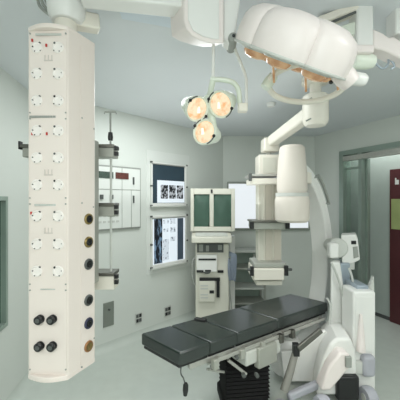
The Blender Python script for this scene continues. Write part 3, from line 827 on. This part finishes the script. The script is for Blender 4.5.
obj('tray', MB().fb(357,369,285.5,291.4,2.8,.22), 'tray', cbn, .01)
m = MB().extrude([W(x,y,2.85) for x,y in ((367.5,291.4),(374.5,291.4),(374,276))], (0,.04,0))
obj('side_wing', m, 'lgrey', cbn, .004)
obj('drape_cone', MB().lathe([(0,0),(.04,0),(.032,.12),(.012,.33),(0,.335)], W(361,351,2.70), n=20), 'pink', cbn)
obj('bumper', MB().fb(363.5,377,357,378.5,2.66,.12), 'lavender', cbn, .035, 4)
obj('latch_block', MB().fb(355,363.5,362,375,2.68,.08), 'lgrey', cbn, .012)
# chassis
zb_ = .12
def at_z(px, z, Z): p = W(px, 200, Z); return V((p.x, Z, z))
zf_ = 2.52
prof = [(316,396),(317.5,380),(323,358),(329,345),(337,338.5),(351,338.5),(356,352),(357,372),(357,396)]
ch = obj('chassis', MB().extrude([W(x,y,zf_+.12) for x,y in prof], (.1,.42,0)), 'white', ca, .03, 4)
obj('nose_cover', MB().extrude([W(x,y,zf_+.02) for x,y in ((321,391),(330,366),(341,352),(350,354),(352,366),(341,379),(331,391))], (0,.14,0)), 'pink', ch, .02, 3)
obj('wheel_well', MB().fb(338,360,377,402,zf_+.07,.16), 'black', ch, .02, 3)
obj('grey_inlay', MB().fb(346,352,357,368,zf_+.0,.03), 'grey', ch, .005)
for px, py, Z in ((323,392,2.5),(368,393,2.62)):
    p = W(px,py,Z); p.z = .085
    cs = obj('caster', MB().lathe([(0,-.045),(.075,-.045),(.084,-.02),(.084,.02),(.075,.045),(0,.045)], p, (1,.2,0), 28), 'lavender', ca)
    obj('caster_hub', MB().lathe([(0,-.05),(.03,-.05),(.03,.05),(0,.05)], p, (1,.2,0), 20), 'lgrey', cs)
# support leg running under the table
lg = obj('base_leg', MB().bar(W(318,384,2.68), W(288,397,2.58), .06, .07), 'lavender', ca, .02, 3)
p = W(282,399,2.52); p.z = .06
obj('leg_foot', MB().lathe([(0,-.055),(.075,-.055),(.08,-.03),(.065,.03),(.04,.045),(0,.045)], p, n=28), 'lavender', lg)
obj('leg_strut', MB().tube([W(284,391,2.58), W(290,372,2.62), W(295,354,2.66)], [.036,.034,.03], 14), 'leggrey', ca)
obj('cover_skirt', MB().extrude([W(x,y,2.86) for x,y in ((281,352),(303,350),(325,330),(330,336),(318,382),(284,382))], (0,.05,0)), 'white', ca, .012, 3)
m = MB()
for px, py in ((320.5,381),(322.5,374),(329,342),(327.5,352)): m.ball(W(px,py,2.83), .017)
obj('fastener', m, 'black', ca)
m = MB()
for k_, pts in enumerate((((331,262),(336,272),(342,290),(347,312),(352,335),(352,350)), ((349,268),(352,276),(354,290),(353,312),(354,340)), ((327,298),(331,305),(330,318),(328,330)))):
    m.tube(smooth([W(x,y,2.93 if k_ < 2 else 2.96) for x, y in pts],2), .011, 8)
obj('cable', m, 'lgrey', ca)

# ------------------------------------------------------------------ light
def area(name, loc, size, power, col=(1,1,1), rot=(0,0,0), sy=None):
    l = bpy.data.lights.new(name, 'AREA'); l.energy = power; l.color = col; l.size = size
    if sy: l.shape = 'RECTANGLE'; l.size_y = sy
    o = bpy.data.objects.new(name, l); COL.objects.link(o); o.location = loc; o.rotation_euler = rot
area('overhead_fill', (-.2,-1.3,2.88), 2.4, 68, (1,.99,.97), sy=1.2)  # unseen overhead fill added behind the camera
area('overhead_fill', (2.3,.5,2.88), 1.4, 40, (1,.99,.97), sy=.8)  # unseen overhead fill added off to the right
area('overhead_fill', (-.2,2.9,2.88), 1.1, 26, (.97,1,1), sy=.9)  # added fill for the room's middle; no fixture exists here
area('upward_fill', (.0,3.1,1.75), 1.4, 6, (.97,.99,1), (math.pi,0,0))  # unseen fill added mid-room, aimed up to brighten the ceiling
area('upward_fill', (.4,-1.6,1.6), 1.2, 62, (.96,.99,1), (math.pi,0,0))  # second added upward fill, behind the camera, for ceiling bounce
q_ = rp(.75,.3)
area('corridor_fill', (q_[0],q_[1],2.88), .22, 10, (1,1,1), (0,0,math.atan2(nr.y,nr.x)), sy=1.6)  # added fill brightening the corridor wall; no visible source
for px, py, Z, r in lamps:
    l = bpy.data.lights.new('lamp_spot', 'SPOT'); l.energy = 5; l.color = (1,.85,.62); l.spot_size = 1.4; l.spot_blend = .7; l.shadow_soft_size = .04
    o = bpy.data.objects.new('lamp_spot', l); COL.objects.link(o); o.location = W(px,py,Z)+V((0,-.12,-.22))
    o.rotation_euler = V((.12,.4,-1)).to_track_quat('-Z','Y').to_euler()
l = bpy.data.lights.new('lamp_spot', 'SPOT'); l.energy = 5; l.color = (1,.9,.75); l.spot_size = 1.0; l.spot_blend = .8; l.shadow_soft_size = .15
o = bpy.data.objects.new('lamp_spot', l); COL.objects.link(o); o.location = bc-nn*.12
o.rotation_euler = (V((.3,2.7,.7))-o.location).to_track_quat('-Z','Y').to_euler()

w = bpy.data.worlds.new('World'); SC.world = w; w.use_nodes = True
w.node_tree.nodes['Background'].inputs['Color'].default_value = (.9,.95,1,1)
w.node_tree.nodes['Background'].inputs['Strength'].default_value = .25

# ------------------------------------------------------------------ camera
cam = bpy.data.cameras.new('Camera'); co = bpy.data.objects.new('Camera', cam); COL.objects.link(co)
cam.sensor_width = 36; cam.lens = 36*F/400; co.location = (0,0,H); co.rotation_euler = (math.pi/2,0,0); cam.clip_start = .02
SC.camera = co
vs = SC.view_settings; vs.view_transform = 'Standard'; vs.look = 'None'; vs.gamma = 1; vs.use_curve_mapping = False; vs.exposure = .06
